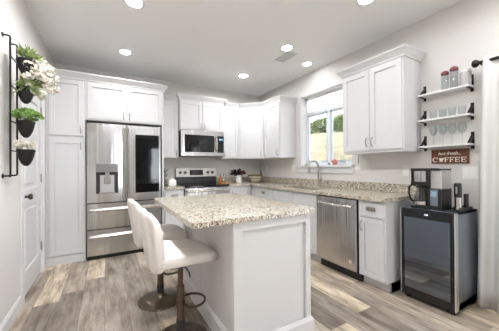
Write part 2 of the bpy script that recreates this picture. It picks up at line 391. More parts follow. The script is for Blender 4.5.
# living-room window and patio door (behind the camera)
for i_, (BX0, BX1) in enumerate(RW):
    w = struct('window_%d' % (i_+2), MB().box(BX0, BX0+.06, YF-.1, YF-.05, BZ0, BZ1).box(BX1-.06, BX1, YF-.1, YF-.05, BZ0, BZ1).box(BX0, BX1, YF-.1, YF-.05, BZ0, BZ0+.06)
           .box(BX0, BX1, YF-.1, YF-.05, BZ1-.06, BZ1), M_TRIM)
    obj('pane', MB().box(BX0+.03, BX1-.03, YF-.077, YF-.073, BZ0+.03, BZ1-.03), M_PANE, w)
w = struct('door_2', MB().box(XR+.04, XR+.1, PY0, PY0+.07, 0, PZ).box(XR+.04, XR+.1, PY1-.07, PY1, 0, PZ).box(XR+.04, XR+.1, PY0, PY1, PZ-.07, PZ)
           .box(XR+.04, XR+.1, PY0, PY1, 0, .07).box(XR+.04, XR+.1, -.79, -.71, 0, PZ), M_TRIM)
obj('pane', MB().box(XR+.068, XR+.072, PY0+.03, PY1-.03, .03, PZ-.03), M_PANE, w)

# ------------------------------------------------------------------ cabinetry
CROWN = [(0, 0), (.014, 0), (.014, .018), (.02, .024), (.05, .066), (.058, .072), (.058, .09), (0, .09)]
def pull(name, p, parent, vertical=True, l=.096):
    """arched bar pull standing 28 mm off the door (front is -y)"""
    x, y, z = p; pts = []
    for i in range(9):
        t = i/8*2-1; o = .028*(1-abs(t)**4)
        pts.append((x, y-o, z+t*l/2) if vertical else (x+t*l/2, y-o, z))
    b = MB().tube(pts, .0055, 8)
    return obj(name, b, M_NICK, parent, smooth=True)
def cup(p, parent):
    x, y, z = p
    b = MB()
    def fn(a, bb, c): return (a, -abs(bb) if bb < 0 else bb*.05, c)
    b.superell(.045, .024, .017, .9, .8, 24, 12, (x, y, z+.004), fn)
    b.box(x-.05, x+.05, y-.003, y, z-.016, z+.024)
    return obj('cup_pull', b, M_NICK, parent, smooth=True)
def cabinet(name, label, loc, rotz, w, dep, h, fronts, crown=None, crown_h=.09, toe=0., group=None, box_top=None):
    """fronts: (kind, x0, x1, z0, z1, handle) ; z local to loc"""
    t = thing(name, label, 'cabinet', loc, rotz, group)
    b = MB().box(0, w, 0, dep, toe, h)
    if toe: b.box(0, w, .075, dep, 0, toe)
    obj('body', b, M_CAB, t, bevel=.0015)
    for kind, x0, x1, z0, z1, hd in fronts:
        if kind == 'door':
            dd = obj('door', MB().shaker(x0, x1, z0, z1), M_CAB, t, bevel=.0015)
        elif kind == 'drawer':
            dd = obj('drawer', MB().shaker(x0, x1, z0, z1, rail=.032, rec=.005), M_CAB, t, bevel=.0015)
        else:
            dd = obj('false_front', MB().shaker(x0, x1, z0, z1, rail=.032, rec=.005), M_CAB, t, bevel=.0015)
        if hd:
            if hd[0] == 'v': pull('handle', (hd[1], -.02, hd[2]), dd)
            elif hd[0] == 'h': pull('handle', (hd[1], -.02, hd[2]), dd, False)
            elif hd[0] == 'c': cup((hd[1], -.02, hd[2]), dd)
    if crown:
        k = crown_h/.09
        obj('crown_moulding', MB().sweep(crown, [(o, z*k) for o, z in CROWN], h), M_CAB, t, bevel=.001)
    return t
R90 = -PI/2
# pantry, refrigerator surround
t = cabinet('pantry_cabinet', 'tall white pantry cabinet between the white door and the refrigerator', (XL+.002, 3.93, 0), 0, .413, .595, 2.375,
            [('door', .035, .395, .115, 1.595, ('v', .365, 1.51)), ('door', .035, .395, 1.637, 2.362, ('v', .365, 1.72))], crown=[(0, 0), (.413, 0)])
obj('base_trim', MB().box(0, .413, -.012, 0, 0, .1), M_CAB, t, bevel=.002)
t = cabinet('refrigerator_cabinet', 'white two-door cabinet above the refrigerator with a tall side panel', (-.245, 3.93, 1.86), 0, 1.0, .595, .515,
            [('door', .025, .488, .018, .502, ('v', .455, .085)), ('door', .496, .975, .018, .502, ('v', .53, .085))], crown=[(0, 0), (1.0, 0), (1.0, .2)])
obj('side_panel', MB().box(.972, 1.0, 0, .595, -1.86, 0), M_CAB, t, bevel=.0015)
# uppers on the back wall
cabinet('upper_cabinet', 'narrow white wall cabinet between the refrigerator panel and the microwave', (.757, 4.2, 1.37), 0, .29, .327, .955,
        [('door', .02, .28, .012, .945, ('v', .245, .085))], crown=[(0, 0), (.232, 0)])
cabinet('upper_cabinet', 'short white two-door wall cabinet directly above the microwave', (1.05, 4.135, 1.845), 0, .775, .392, .505,
        [('door', .012, .384, .01, .492, ('v', .355, .08)), ('door', .391, .763, .01, .492, ('v', .42, .08))], crown=[(0, .07), (0, 0), (.775, 0), (.775, .07)])
cabinet('upper_cabinet', 'white single-door wall cabinet just right of the microwave', (1.828, 4.2, 1.37), 0, .352, .327, .955,
        [('door', .012, .335, .012, .945, ('v', .045, .085))], crown=[(.056, 0), (.352, 0)])
# diagonal corner upper
x0, y0, x1, y1 = 2.183, 4.2, 2.54, 3.86
ang = math.atan2(y1-y0, x1-x0); wd = math.hypot(x1-x0, y1-y0)
t = thing('corner_cabinet', 'white wall cabinet set diagonally across the room corner', 'cabinet', (x0, y0, 1.37), ang)
inv = Matrix.Rotation(-ang, 2)
pl = [inv @ Vector((p[0]-x0, p[1]-y0)) for p in ((x0, y0), (x1, y1), (XR-.002, y1), (XR-.002, YB-.002), (x0, YB-.002))]
obj('body', MB().prism([(p.x, p.y) for p in pl], 0, .955), M_CAB, t, bevel=.0015)
dd = obj('door', MB().shaker(.02, wd-.02, .012, .945), M_CAB, t, bevel=.0015)
pull('handle', (wd-.055, -.02, .09), dd)
obj('crown_moulding', MB().sweep([(0, 0), (wd, 0)], CROWN, .955), M_CAB, t)
# uppers on the right wall
cabinet('upper_cabinet', 'white single-door wall cabinet on the right wall between the corner cabinet and the window', (2.54, 3.855, 1.37), R90, .495, .328, .955,
        [('door', .012, .48, .012, .945, ('v', .43, .09))], crown=[(0, 0), (.495, 0), (.495, .328)])
cabinet('upper_cabinet', 'large white two-door wall cabinet between the window and the open shelves', (2.55, 2.085, 1.365), R90, .725, .318, .945,
        [('door', .008, .362, .03, .93, ('v', .332, .12)), ('door', .368, .712, .03, .93, ('v', .398, .12))], crown=[(0, .318), (0, 0), (.725, 0), (.725, .318)], crown_h=.085)
# base cabinets
cabinet('base_cabinet', 'white base cabinet squeezed between the refrigerator panel and the range', (.757, 3.9, 0), 0, .293, .625, .876,
        [('drawer', .012, .28, .7, .862, ('c', .146, .785)), ('door', .012, .28, .115, .685, ('v', .245, .62))], toe=.1)
cabinet('base_cabinet', 'white corner base cabinet right of the range', (1.826, 3.9, 0), 0, .449, .625, .876,
        [('door', .012, .42, .115, .862, ('v', .05, .78))], toe=.1)
cabinet('base_cabinet', 'white base cabinet with a cupped drawer pull, in the corner under the counter', (2.275, 3.895, 0), R90, .705, .593, .876,
        [('drawer', .19, .693, .7, .862, ('c', .42, .785)), ('door', .19, .693, .115, .685, ('v', .65, .62))], toe=.1)
cabinet('sink_base_cabinet', 'white sink base cabinet under the window with two false drawer fronts', (2.275, 3.188, 0), R90, .94, .593, .66,
        [('false', .012, .465, .7, .862, None), ('false', .475, .928, .7, .862, None), ('door', .012, .465, .115, .685, ('v', .43, .62)), ('door', .475, .928, .115, .685, ('v', .51, .62))], toe=.1)
sb = [o for o in bpy.data.objects if o.name.startswith('sink_base_cabinet')][0]
obj('face_frame', MB().box(0, .94, 0, .02, .66, .876).box(0, .018, .02, .593, .66, .876).box(.922, .94, .02, .593, .66, .876), M_CAB, sb)
cabinet('base_cabinet', 'white base cabinet at the counter end between the dishwasher and the beverage cooler', (2.275, 1.678, 0), R90, .293, .593, .876,
        [('drawer', .02, .277, .715, .862, ('c', .148, .79)), ('door', .02, .277, .115, .7, ('v', .05, .615))], toe=.1)
obj('end_panel', MB().box(.281, .293, .075, .593, 0, .1), M_CAB, bpy.data.objects[-1] if False else [o for o in bpy.data.objects if o.get('label', '').startswith('white base cabinet at the counter end')][0])

# ------------------------------------------------------------------ worktops
t = thing('countertop', 'speckled granite countertop running through the corner under the window', 'countertop', (2.5, 3.4, .878))
SX0, SX1, SY0, SY1 = 2.33, 2.71, 2.35, 3.09
b = MB().box(1.822, 2.22, 3.862, YB, .878, .915).box(2.22, SX0, 1.365, YB, .878, .915).box(SX1, XR, 1.365, YB, .878, .915).box(SX0, SX1, 1.365, SY0, .878, .915).box(SX0, SX1, SY1, YB, .878, .915)
bmesh.ops.remove_doubles(b.bm, verts=b.bm.verts, dist=1e-5)
obj('slab', b, M_GRAN, t, local=False)
obj('backsplash', MB().box(1.83, XR, YB-.02, YB, .915, 1.015).box(XR-.02, XR, 1.372, YB-.02, .915, 1.015), M_GRAN, t, local=False, bevel=.002)
t = thing('countertop', 'short granite countertop left of the range beside the refrigerator panel', 'countertop', (.9, 4.2, .878))
obj('slab', MB().box(.757, 1.05, 3.862, YB, .878, .915), M_GRAN, t, local=False, bevel=.003)
obj('backsplash', MB().box(.757, 1.05, YB-.02, YB, .915, 1.015), M_GRAN, t, local=False, bevel=.002)
# sink and faucet
t = thing('kitchen_sink', 'undermounted stainless kitchen sink under the window', 'sink', (2.52, 2.72, .69))
b = MB()
b.box(SX0, SX1, SY0, SY1, .69, .695).box(SX0-.006, SX0, SY0, SY1, .69, .877).box(SX1, SX1+.006, SY0, SY1, .69, .877).box(SX0, SX1, SY0-.006, SY0, .69, .877).box(SX0, SX1, SY1, SY1+.006, .69, .877)
obj('basin', b, M_NICK, t, local=False)
obj('drain', MB().cyl((2.52, 2.72, .695), .045, .004), M_CHROME, t, local=False)
t = thing('faucet', 'tall brushed nickel gooseneck faucet behind the sink', 'faucet', (2.785, 2.745, .915))
obj('base', MB().lathe([(0, 0), (.028, 0), (.028, .01), (.019, .02), (.019, .1), (.014, .115), (0, .115)]), M_NICK, t, smooth=True)
pts = [(0, 0, .1), (0, 0, .29)]+[(-.09+.09*math.cos(a), 0, .30+.09*math.sin(a)) for a in [PI*i/12 for i in range(13)]]+[(-.184, 0, .27)]
obj('neck', MB().tube(pts, .0135, 12), M_NICK, t, smooth=True)
obj('spray_head', MB().tube([(-.184, 0, .275), (-.19, 0, .24), (-.193, 0, .205)], [.016, .02, .021], 12), M_NICK, t, smooth=True)
obj('lever', MB().tube([(0, -.015, .075), (0, -.05, .08), (-.01, -.065, .12), (-.012, -.07, .135)], .008, 8), M_NICK, t, smooth=True)

# ------------------------------------------------------------------ kitchen island
t = thing('kitchen_island', 'white kitchen island with a speckled granite top in the middle of the floor', 'kitchen island', (.97, 1.97, 0))
IX0, IX1, IY0, IY1 = .66, 1.28, 1.365, 2.58
obj('body', MB().box(IX0+.035, IX1, IY0, IY1, 0, .88).box(IX0, IX0+.035, IY0, IY0+.02, 0, .88), M_CAB, t, local=False, bevel=.002)
b = MB()
st, th = .052, .02
def frame(b, x0, x1, z0, z1, y, l, r, tp, bt):
    b.box(x0, x0+l, y-th, y, z0, z1).box(x1-r, x1, y-th, y, z0, z1).box(x0+l, x1-r, y-th, y, z1-tp, z1).box(x0+l, x1-r, y-th, y, z0, z0+bt)
frame(b, IX0, IX1, .1, .878, IY0, .062, .045, .055, .035)
obj('end_panel', b, M_CAB, t, local=False, bevel=.002)
b = MB()
for ya, yb in ((IY0+.02, 2.035), (2.043, IY1)): b.box(IX0+.027, IX0+.035, ya, yb, .1, .878)
obj('back_panel', b, M_CAB, t, local=False, bevel=.002)
b = MB().sweep([(IX0+.027, IY1), (IX0+.027, IY0+.02), (IX0, IY0+.02), (IX0, IY0-th), (IX1, IY0-th), (IX1, IY1)], [(0, 0), (.016, 0), (.016, .115), (.009, .128), (.002, .14), (0, .14)], 0)
obj('base_trim', b, M_CAB, t, local=False, bevel=.001)
b = MB().box(IX1, IX1+.02, IY0+.01, IY0+.58, .125, .865).box(IX1, IX1+.02, IY0+.59, IY1-.01, .125, .865)
obj('cabinet_fronts', b, M_CAB, t, local=False, bevel=.002)
CX0, CX1, CY0, CY1, rr = .4, 1.322, 1.322, 2.605, .035
poly = []
for cx_, cy_, a0 in ((CX1-rr, CY1-rr, 0), (CX0+rr, CY1-rr, PI/2), (CX0+rr, CY0+rr, PI), (CX1-rr, CY0+rr, 1.5*PI)):
    poly += [(cx_+rr*math.cos(a0+PI/2*i/6), cy_+rr*math.sin(a0+PI/2*i/6)) for i in range(7)]
obj('granite_top', MB().prism(poly, .88, .916), M_GRAN, t, local=False, bevel=.004)

# ------------------------------------------------------------------ refrigerator
t = thing('refrigerator', 'stainless four-door refrigerator with a water dispenser and a dark glass door panel', 'refrigerator', (.23, 4.2, 0))
FX0, FX1, FY = -.228, .695, 3.86
obj('body', MB().box(FX0-.004, FX1+.004, FY+.075, 4.5, .0, 1.825).box(FX0, FX1, FY+.03, FY+.075, .0, .06), M_BLACK, t, local=False)
SP = .233
def cdoor(x0, x1, z0, z1, bulge=.012, hole=None):
    """slightly crowned steel door, optionally with a niche cut through"""
    b = MB(); xs = sorted({x0+(x1-x0)*i/16 for i in range(17)} | ({hole[0], hole[1]} if hole else set())); zs = sorted({z0, z1} | ({hole[2], hole[3]} if hole else set()))
    def yy(x): s_ = (x-(x0+x1)/2)/((x1-x0)/2); return FY+bulge*abs(s_)**2.5
    G = {}
    for i, x in enumerate(xs):
        for j, z in enumerate(zs): G[i, j] = (b.bm.verts.new((x, yy(x), z)), b.bm.verts.new((x, FY+.07, z)))
    def inh(i, j):
        return hole and xs[i] >= hole[0]-1e-6 and xs[i+1] <= hole[1]+1e-6 and zs[j] >= hole[2]-1e-6 and zs[j+1] <= hole[3]+1e-6
    nx, nz = len(xs)-1, len(zs)-1
    for i in range(nx):
        for j in range(nz):
            if inh(i, j): continue
            for k in (0, 1): b.bm.faces.new([G[p][k] for p in ((i, j), (i+1, j), (i+1, j+1), (i, j+1))])
    def wall(p, q): b.bm.faces.new((G[p][0], G[q][0], G[q][1], G[p][1]))
    for i in range(nx): wall((i, 0), (i+1, 0)); wall((i, nz), (i+1, nz))
    for j in range(nz): wall((0, j), (0, j+1)); wall((nx, j), (nx, j+1))
    return b
NX0, NX1, NZ0, NZ1 = -.125, .135, .875, 1.275
dl = obj('door', cdoor(FX0, SP-.003, .755, 1.815, hole=(NX0, NX1, NZ0, NZ1)), M_STEEL, t, local=False, smooth=True, angle=.5)
dsp = obj('dispenser', MB().box(NX0, NX1, FY+.06, FY+.069, NZ0, NZ1).box(NX0, NX0+.035, FY+.004, FY+.06, NZ0, 1.16).box(NX1-.035, NX1, FY+.004, FY+.06, NZ0, 1.16), M_DARK, dl)
dsp.location = -Vector(t.location)
def sub(name, mb, m, root, parent, **k):
    bmesh.ops.translate(mb.bm, verts=mb.bm.verts, vec=-Vector(root.location))
    return obj(name, mb, m, parent, **k)
obj('dispenser_panel', MB().box(NX0, NX1, FY-.002, FY+.06, 1.16, NZ1), mat('dispenser_silver', '#8C8B89', .3, .8), dsp, bevel=.004)
obj('dispenser_backplate', MB().box(NX0+.045, NX1-.045, FY+.045, FY+.06, NZ0+.01, 1.12), mat('dispenser_light', '#C4C3C2', .35, .2), dsp)
obj('dispenser_paddle', MB().box(-.035, .045, FY+.025, FY+.04, 1.0, 1.1).box(-.02, .03, FY+.01, FY+.04, 1.1, 1.16), M_NICK, dsp, bevel=.004)
obj('drip_tray', MB().box(NX0+.035, NX1-.035, FY+.004, FY+.06, NZ0, NZ0+.012), M_NICK, dsp)
dr = obj('door', cdoor(SP+.003, FX1, .755, 1.815), M_STEEL, t, local=False, smooth=True, angle=.5)
sub('glass_panel', MB().box(.352, .672, FY-.004, FY+.02, .862, 1.69), M_FGLASS, t, dr, bevel=.003)
sub('badge', MB().box(.57, .63, FY-.0055, FY-.003, 1.705, 1.717), M_NICK, t, dr)
for dd, xa in ((dl, SP-.04), (dr, SP+.008)):
    sub('handle', MB().prism([(xa, FY+.004), (xa+.004, FY-.03), (xa+.016, FY-.042), (xa+.028, FY-.03), (xa+.032, FY+.004)], .80, 1.77), M_STEELH, t, dd, bevel=.003)
for z0, z1 in ((.405, .742), (.055, .392)):
    dd = obj('drawer', cdoor(FX0, FX1, z0, z1), M_STEEL, t, local=False, smooth=True, angle=.5)
    sub('handle', MB().prism([(FY+.012, z1-.115), (FY-.035, z1-.105), (FY-.047, z1-.085), (FY-.035, z1-.062), (FY+.012, z1-.055)], FX0+.02, FX1-.02, 'x'), M_STEELH, t, dd, bevel=.004)

# ------------------------------------------------------------------ microwave
t = thing('microwave', 'stainless over-the-range microwave with a dark window', 'microwave', (1.44, 4.3, 1.41))
MX0, MX1, MY, MZ0, MZ1 = 1.058, 1.82, 4.085, 1.41, 1.84
obj('body', MB().box(MX0, MX1, MY+.03, 4.525, MZ0, MZ1), M_DARK, t, local=False, bevel=.003)
obj('front_frame', MB().box(MX0, MX1, MY, MY+.03, MZ1-.075, MZ1).box(MX0, MX1, MY, MY+.03, MZ0, MZ0+.065).box(MX0, MX0+.06, MY, MY+.03, MZ0+.065, MZ1-.075).box(1.64, 1.70, MY, MY+.03, MZ0+.065, MZ1-.075), M_STEEL, t, local=False, bevel=.002)
obj('window', MB().box(MX0+.06, 1.64, MY+.006, MY+.03, MZ0+.065, MZ1-.075), M_BLACKG, t, local=False)
cp = obj('control_panel', MB().box(1.70, MX1, MY-.002, MY+.03, MZ0+.065, MZ1-.075), M_BLACKG, t, local=False)
sub('display', MB().box(1.725, 1.795, MY-.004, MY-.001, 1.69, 1.72), mat('display_teal', '#223238', .2, emit='#7FB8C4', estr=.5), t, cp)
obj('handle', MB().tube([(1.672, MY, MZ0+.085), (1.668, MY-.045, MZ0+.11), (1.668, MY-.055, MZ0+.2), (1.668, MY-.045, MZ1-.12), (1.672, MY, MZ1-.095)], .013, 10), M_STEELH, t, local=False, smooth=True)
obj('bottom_vent', MB().box(MX0+.02, MX1-.02, MY+.04, MY+.3, MZ0-.008, MZ0), M_BLACK, t, local=False)

# ------------------------------------------------------------------ range
t = thing('range', 'stainless electric range with a black glass cooktop and a knobbed backguard', 'stove', (1.44, 4.2, 0))
GX0, GX1, GY = 1.058, 1.818, 3.87
obj('body', MB().box(GX0, GX1, GY+.02, 4.52, .06, .9).box(GX0+.03, GX1-.03, GY+.06, 4.5, 0, .06), M_DARK, t, local=False)
obj('cooktop', MB().box(GX0-.002, GX1+.002, GY-.02, 4.45, .9, .922), M_BLACKG, t, local=False, bevel=.004)
bgd = obj('backguard', MB().prism([(4.45, .922), (4.52, .922), (4.52, 1.2), (4.475, 1.2), (4.455, 1.04)], GX0, GX1, 'x'), M_BLACK, t, local=False, bevel=.004)
sub('control_fascia', MB().prism([(4.4525, 1.045), (4.4705, 1.198), (4.476, 1.198), (4.458, 1.045)], GX0+.004, GX1-.004, 'x'), M_STEELH, t, bgd)
sub('display', MB().prism([(4.4515, 1.07), (4.463, 1.17), (4.468, 1.17), (4.456, 1.07)], 1.31, 1.56, 'x'), M_BLACKG, t, bgd)
for x in (1.135, 1.225, 1.655, 1.745):
    sub('knob', MB().lathe([(0, 0), (.026, 0), (.026, .008), (.02, .012), (.018, .03), (0, .032)], (x, 4.462, 1.122), '-y', 18), M_BLACK, t, bgd, smooth=True)
od = obj('oven_door', MB().box(GX0+.003, GX1-.003, GY-.015, GY+.02, .2, .885), M_STEEL, t, local=False, bevel=.004)
sub('oven_window', MB().box(GX0+.09, GX1-.09, GY-.018, GY-.014, .36, .76), M_BLACKG, t, od)
sub('handle', MB().box(GX0+.03, GX0+.06, GY-.06, GY-.015, .825, .85).box(GX1-.06, GX1-.03, GY-.06, GY-.015, .825, .85).tube([(GX0+.02, GY-.062, .838), (GX1-.02, GY-.062, .838)], .016, 12), M_STEELH, t, od, smooth=True)
obj('storage_drawer', MB().box(GX0+.003, GX1-.003, GY-.012, GY+.02, .065, .19), M_STEEL, t, local=False, bevel=.004)
for x, y, r in ((1.25, 4.05, .1), (1.63, 4.05, .08), (1.25, 4.3, .075), (1.63, 4.3, .1)):
    obj('burner_ring', MB().lathe([(r, 0), (r, .0006), (r-.004, .0006), (r-.004, 0)], (x, y, .9218), 'z', 32, closed=True), M_DARK, t, local=False)

# ------------------------------------------------------------------ dishwasher
t = thing('dishwasher', 'stainless dishwasher with a bar handle between the sink cabinet and the end cabinet', 'dishwasher', (2.5, 1.963, 0))
QX, QY0, QY1 = 2.235, 1.683, 2.243
obj('body', MB().box(QX+.03, 2.84, QY0, QY1, .1, .87).box(QX+.09, 2.8, QY0, QY1, 0, .1), M_BLACK, t, local=False)
dd = obj('door', MB().box(QX, QX+.03, QY0+.006, QY1-.006, .115, .862), M_STEEL, t, local=False, bevel=.005)
sub('handle', MB().tube([(QX, QY1-.06, .79), (QX-.03, QY1-.07, .79), (QX-.05, QY1-.11, .79), (QX-.056, (QY0+QY1)/2, .79), (QX-.05, QY0+.11, .79), (QX-.03, QY0+.07, .79), (QX, QY0+.06, .79)], .014, 12), M_STEELH, t, dd, smooth=True)
sub('round_sticker', MB().cyl((QX-.001, QY0+.075, .205), .022, .002, 'x', 24), mat('sticker', '#C9B2A6', .5), t, dd)
obj('toe_plate', MB().box(QX+.075, QX+.09, QY0, QY1, .005, .1), M_BLACK, t, local=False)

# ------------------------------------------------------------------ beverage cooler
t = thing('beverage_cooler', 'freestanding beverage cooler with a smoked glass door and grey steel sides', 'beverage cooler', (2.62, 1.11, 0))
VX, VY0, VY1 = 2.40, .90, 1.32
b = MB().box(VX+.05, 2.84, VY0, VY0+.02, .04, .832).box(VX+.05, 2.84, VY1-.02, VY1, .04, .832).box(VX+.05, 2.84, VY0, VY1, .812, .832).box(VX+.05, 2.84, VY0, VY1, .04, .1).box(2.82, 2.84, VY0, VY1, .04, .832)
obj('body', b, M_COOLBODY, t, local=False, bevel=.002)
obj('liner', MB().box(VX+.06, 2.819, VY0+.021, VY0+.03, .1, .81).box(VX+.06, 2.819, VY1-.03, VY1-.021, .1, .81).box(2.805, 2.819, VY0+.021, VY1-.021, .1, .81).box(VX+.06, 2.819, VY0+.021, VY1-.021, .1, .115), M_BLACK, t, local=False)
for z in (.26, .42, .58):
    b = MB().tube([(VX+.08, VY0+.035, z), (VX+.08, VY1-.035, z)], .006, 6)
    for i in range(9): b.tube([(VX+.08, VY0+.05+i*.04, z), (2.8, VY0+.05+i*.04, z)], .0025, 5)
    obj('wire_shelf', b, M_CHROME, t, local=False)
dd = obj('door', MB().box(VX, VX+.045, VY0+.002, VY0+.035, .04, .828).box(VX, VX+.045, VY1-.03, VY1-.002, .04, .828).box(VX, VX+.045, VY0+.035, VY1-.03, .75, .828).box(VX, VX+.045, VY0+.035, VY1-.03, .04, .11), M_BLACKG, t, local=False, bevel=.002)
sub('glass', MB().box(VX+.002, VX+.006, VY0+.03, VY1-.025, .1, .76), M_DGLASS, t, dd)
sub('edge_strip', MB().box(VX-.003, VX+.05, VY0-.004, VY0+.004, .045, .832), mat('bright_aluminium', '#CFCFCE', .3, .85), t, dd, bevel=.001)
sub('edge_strip', MB().box(VX-.003, VX+.05, VY1-.006, VY1+.002, .045, .832), bpy.data.materials['bright_aluminium'], t, dd, bevel=.001)
sub('indicator', MB().box(VX-.002, VX+.001, 1.09, 1.12, .785, .797), mat('indicator_light', '#DDE8F0', .3, emit='#CFE6FF', estr=.15), t, dd)
for x, y in ((VX+.06, VY0+.04), (VX+.06, VY1-.04), (2.8, VY0+.04), (2.8, VY1-.04)):
    obj('foot', MB().cyl((x, y, 0), .018, .042), M_BLACK, t, local=False)

# ------------------------------------------------------------------ bar stools
def bar_stool(label, loc, rz):
    t = thing('bar_stool', label, 'bar stool', loc, rz, 'bar stools along the island')
    obj('base', MB().lathe([(0, 0), (.19, 0), (.192, .006), (.185, .012), (.12, .024), (.06, .04), (.036, .06), (.03, .075), (0, .075)], seg=48), M_BRONZE, t, smooth=True)
    obj('collar', MB().lathe([(.0, .07), (.031, .07), (.031, .15), (0, .15)]), M_DARK, t, smooth=True)
    obj('column', MB().cyl((0, 0, .15), .027, .235).cyl((0, 0, .38), .019, .17), M_BRONZE, t, smooth=True)
    ring = [(.03+.0, -.03, .255)]+[(.085+.09*math.cos(a)*1.0, .095*math.sin(a), .255) for a in [-PI*.72+PI*1.44*i/20 for i in range(21)]]+[(.03, .03, .255)]
    obj('footrest', MB().tube(ring, .0085, 8).cyl((0, 0, .235), .033, .04), M_BRONZE, t, smooth=True)
    obj('lift_lever', MB().tube([(0, -.02, .532), (.02, -.07, .525), (.035, -.09, .495), (.04, -.095, .465)], .005, 6), M_DARK, t, smooth=True)
    obj('swivel_plate', MB().box(-.09, .09, -.09, .09, .542, .556), M_DARK, t)
    def seat(x, y, z):
        f = (x+.21)/.42
        z2 = z*(1-.22*f) - .018*max(0, f-.6)**2*6 + .02*abs(y/.2)**2*(1-f)
        return (x, y*(1-.05*f), z2)
    obj('seat', MB().superell(.21, .215, .052, .45, .34, 48, 20, (.01, 0, .612), seat), M_SUEDE, t, smooth=True, angle=3)
    def back(x, y, z):
        h = max(0., (z+.2)/.4)
        w_ = 1-.08*max(0, .35-h)/.35
        ch = 1+.14*math.cos(y/.205*PI*4)
        return (x*ch*(1-.18*h) - .065*h**1.2 + .05*(y/.2)**2*(.4+.6*h), y*w_, z-.012*(y/.2)**2*h)
    obj('backrest', MB().superell(.034, .205, .2, .42, .42, 72, 30, (-.185, 0, .742), back), M_SUEDE, t, smooth=True, angle=3)
    return t
bar_stool('cream upholstered bar stool nearest the camera, its seat under the island overhang', (.45, 1.775, 0), .03)
bar_stool('cream upholstered bar stool behind the nearer stool, closer to the refrigerator', (.425, 2.40, 0), .03)

# ------------------------------------------------------------------ ceiling fixtures
LG = [((.225, 2.5), 'recessed ceiling light at the top edge above the nearer end of the island'), ((.215, 3.64), 'recessed ceiling light in front of the refrigerator cabinet'),
      ((1.985, 3.64), 'recessed ceiling light nearest the corner cabinet'), ((2.01, 2.51), 'recessed ceiling light just left of the ceiling vent'),
      ((2.586, 2.76), 'recessed ceiling light above the sink near the window'), ((2.06, 1.42), 'recessed ceiling light nearest the camera at the top edge'),
      ((.225, 1.4), 'recessed ceiling light over the left walkway'), ((.225, .3), 'unseen recessed fill light added above the camera, left'), ((2.3, .3), 'unseen recessed fill light added above the patio door curtain')]  # last two lights are out of view, added to brighten the near side
lt0 = None
for i, ((x, y), lab) in enumerate(LG):
    if i == 0:
        lt0 = lt = thing('ceiling_light', lab, 'ceiling light', (x, y, ZC), 0, 'recessed ceiling lights')
        obj('trim_ring', MB().lathe([(.062, -.001), (.092, -.001), (.092, -.006), (.07, -.012), (.062, -.008)], seg=40, closed=True), M_TRIM, lt, smooth=True)
        obj('lens', MB().cyl((0, 0, -.006), .063, .005, seg=40), M_LENS, lt)
    else:
        lt = copy_tree(lt0); lt.location = (x, y, ZC); lt['label'] = lab
        m_ = {1: M_LENSD, 2: M_LENSM, 3: M_LENSD, 4: M_LENSS, 5: M_LENSD, 8: M_LENSM}.get(i)
        if m_:
            ln = [c for c in lt.children if c.name.startswith('lens')][0]; ln.data = ln.data.copy(); ln.data.materials[0] = m_
t = thing('ceiling_vent', 'white rectangular ceiling vent with slats beside the recessed lights', 'vent', (2.17, 2.73, ZC))
b = MB().box(-.08, -.062, -.16, .16, -.01, 0).box(.062, .08, -.16, .16, -.01, 0).box(-.062, .062, -.16, -.142, -.01, 0).box(-.062, .062, .142, .16, -.01, 0)
obj('frame', b, M_TRIM, t, bevel=.002)
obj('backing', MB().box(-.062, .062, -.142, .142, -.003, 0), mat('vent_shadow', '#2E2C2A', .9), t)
for i in range(9):
    z = MB().prism([(-.142+.031*i, -.003), (-.142+.031*i+.011, -.011), (-.142+.031*i+.014, -.010), (-.142+.031*i+.004, -.002)], -.062, .062, 'x'); obj('slat', z, M_TRIM, t)

# ------------------------------------------------------------------ open shelves on the right wall
SHZ = (1.916, 1.661, 1.398)
names = ('topmost of the three white wall shelves, holding lidded jars', 'middle of the three white wall shelves, holding short tumblers', 'lowest of the three white wall shelves, above the coffee sign')
sh0 = None
for z, lab in zip(SHZ, names):
    if sh0 is None:
        sh0 = s = thing('wall_shelf', lab, 'shelf', (2.81, 1.125, z), 0, 'white shelves by the curtain')
        obj('board', MB().box(2.745, XR-.001, .915, 1.335, z, z+.018), M_TRIM, s, local=False, bevel=.002)
        for y in (1.318, .935):
            b = MB().box(XR-.006, XR-.001, y-.012, y+.012, z-.03, z+.125).box(2.775, XR-.001, y-.012, y+.012, z-.005, z-.0)
            b.prism([(XR-.006, z+.105), (XR-.006, z+.085), (2.79, z+.018), (2.772, z+.018)], y-.009, y+.009, 'y')
            obj('bracket', b, M_BLKMAT, s, local=False)
    else:
        s = copy_tree(sh0); s.location = (2.81, 1.125, z); s['label'] = lab
def lathe_thing(name, label, cat, prof, m, loc, group=None, seg=20):
    o = obj(name, MB().lathe(prof, seg=seg), m, smooth=True); o.location = loc; return tag(o, label, cat, group)
for (y, r, h), lab in zip(((1.119, .031, .16), (1.047, .032, .178)), ('clear glass jar with a berry-red lid, left one on the top shelf', 'clear glass jar with a berry-red lid, right one beside the grey canister')):
    t = thing('glass_jar', lab, 'jar', (2.81, y, SHZ[0]+.018), 0, 'lidded jars on the top shelf')
    obj('jar_body', MB().lathe([(0, 0), (r, 0), (r*1.02, .01), (r*.95, h*.55), (r*1.0, h*.85), (r*.9, h), (r*.86, h), (r*.94, h*.84), (r*.9, h*.5), (r*.95, .008), (0, .008)], seg=20), M_GLASS, t, smooth=True)
    obj('lid', MB().lathe([(0, h-.006), (r*1.02, h-.006), (r*1.05, h+.008), (r*.8, h+.022), (r*.3, h+.03), (0, h+.031)], seg=20), M_LID, t, smooth=True)
t = thing('canister', 'pale grey canister on the top shelf beside the curtain rod', 'canister', (2.81, .962, SHZ[0]+.018))
obj('can_body', MB().lathe([(0, 0), (.04, 0), (.041, .004), (.041, .125), (0, .125)]), M_GREYC, t, smooth=True)
obj('lid', MB().lathe([(0, .125), (.042, .125), (.042, .143), (.036, .15), (0, .151)]), M_PLATE, t, smooth=True)
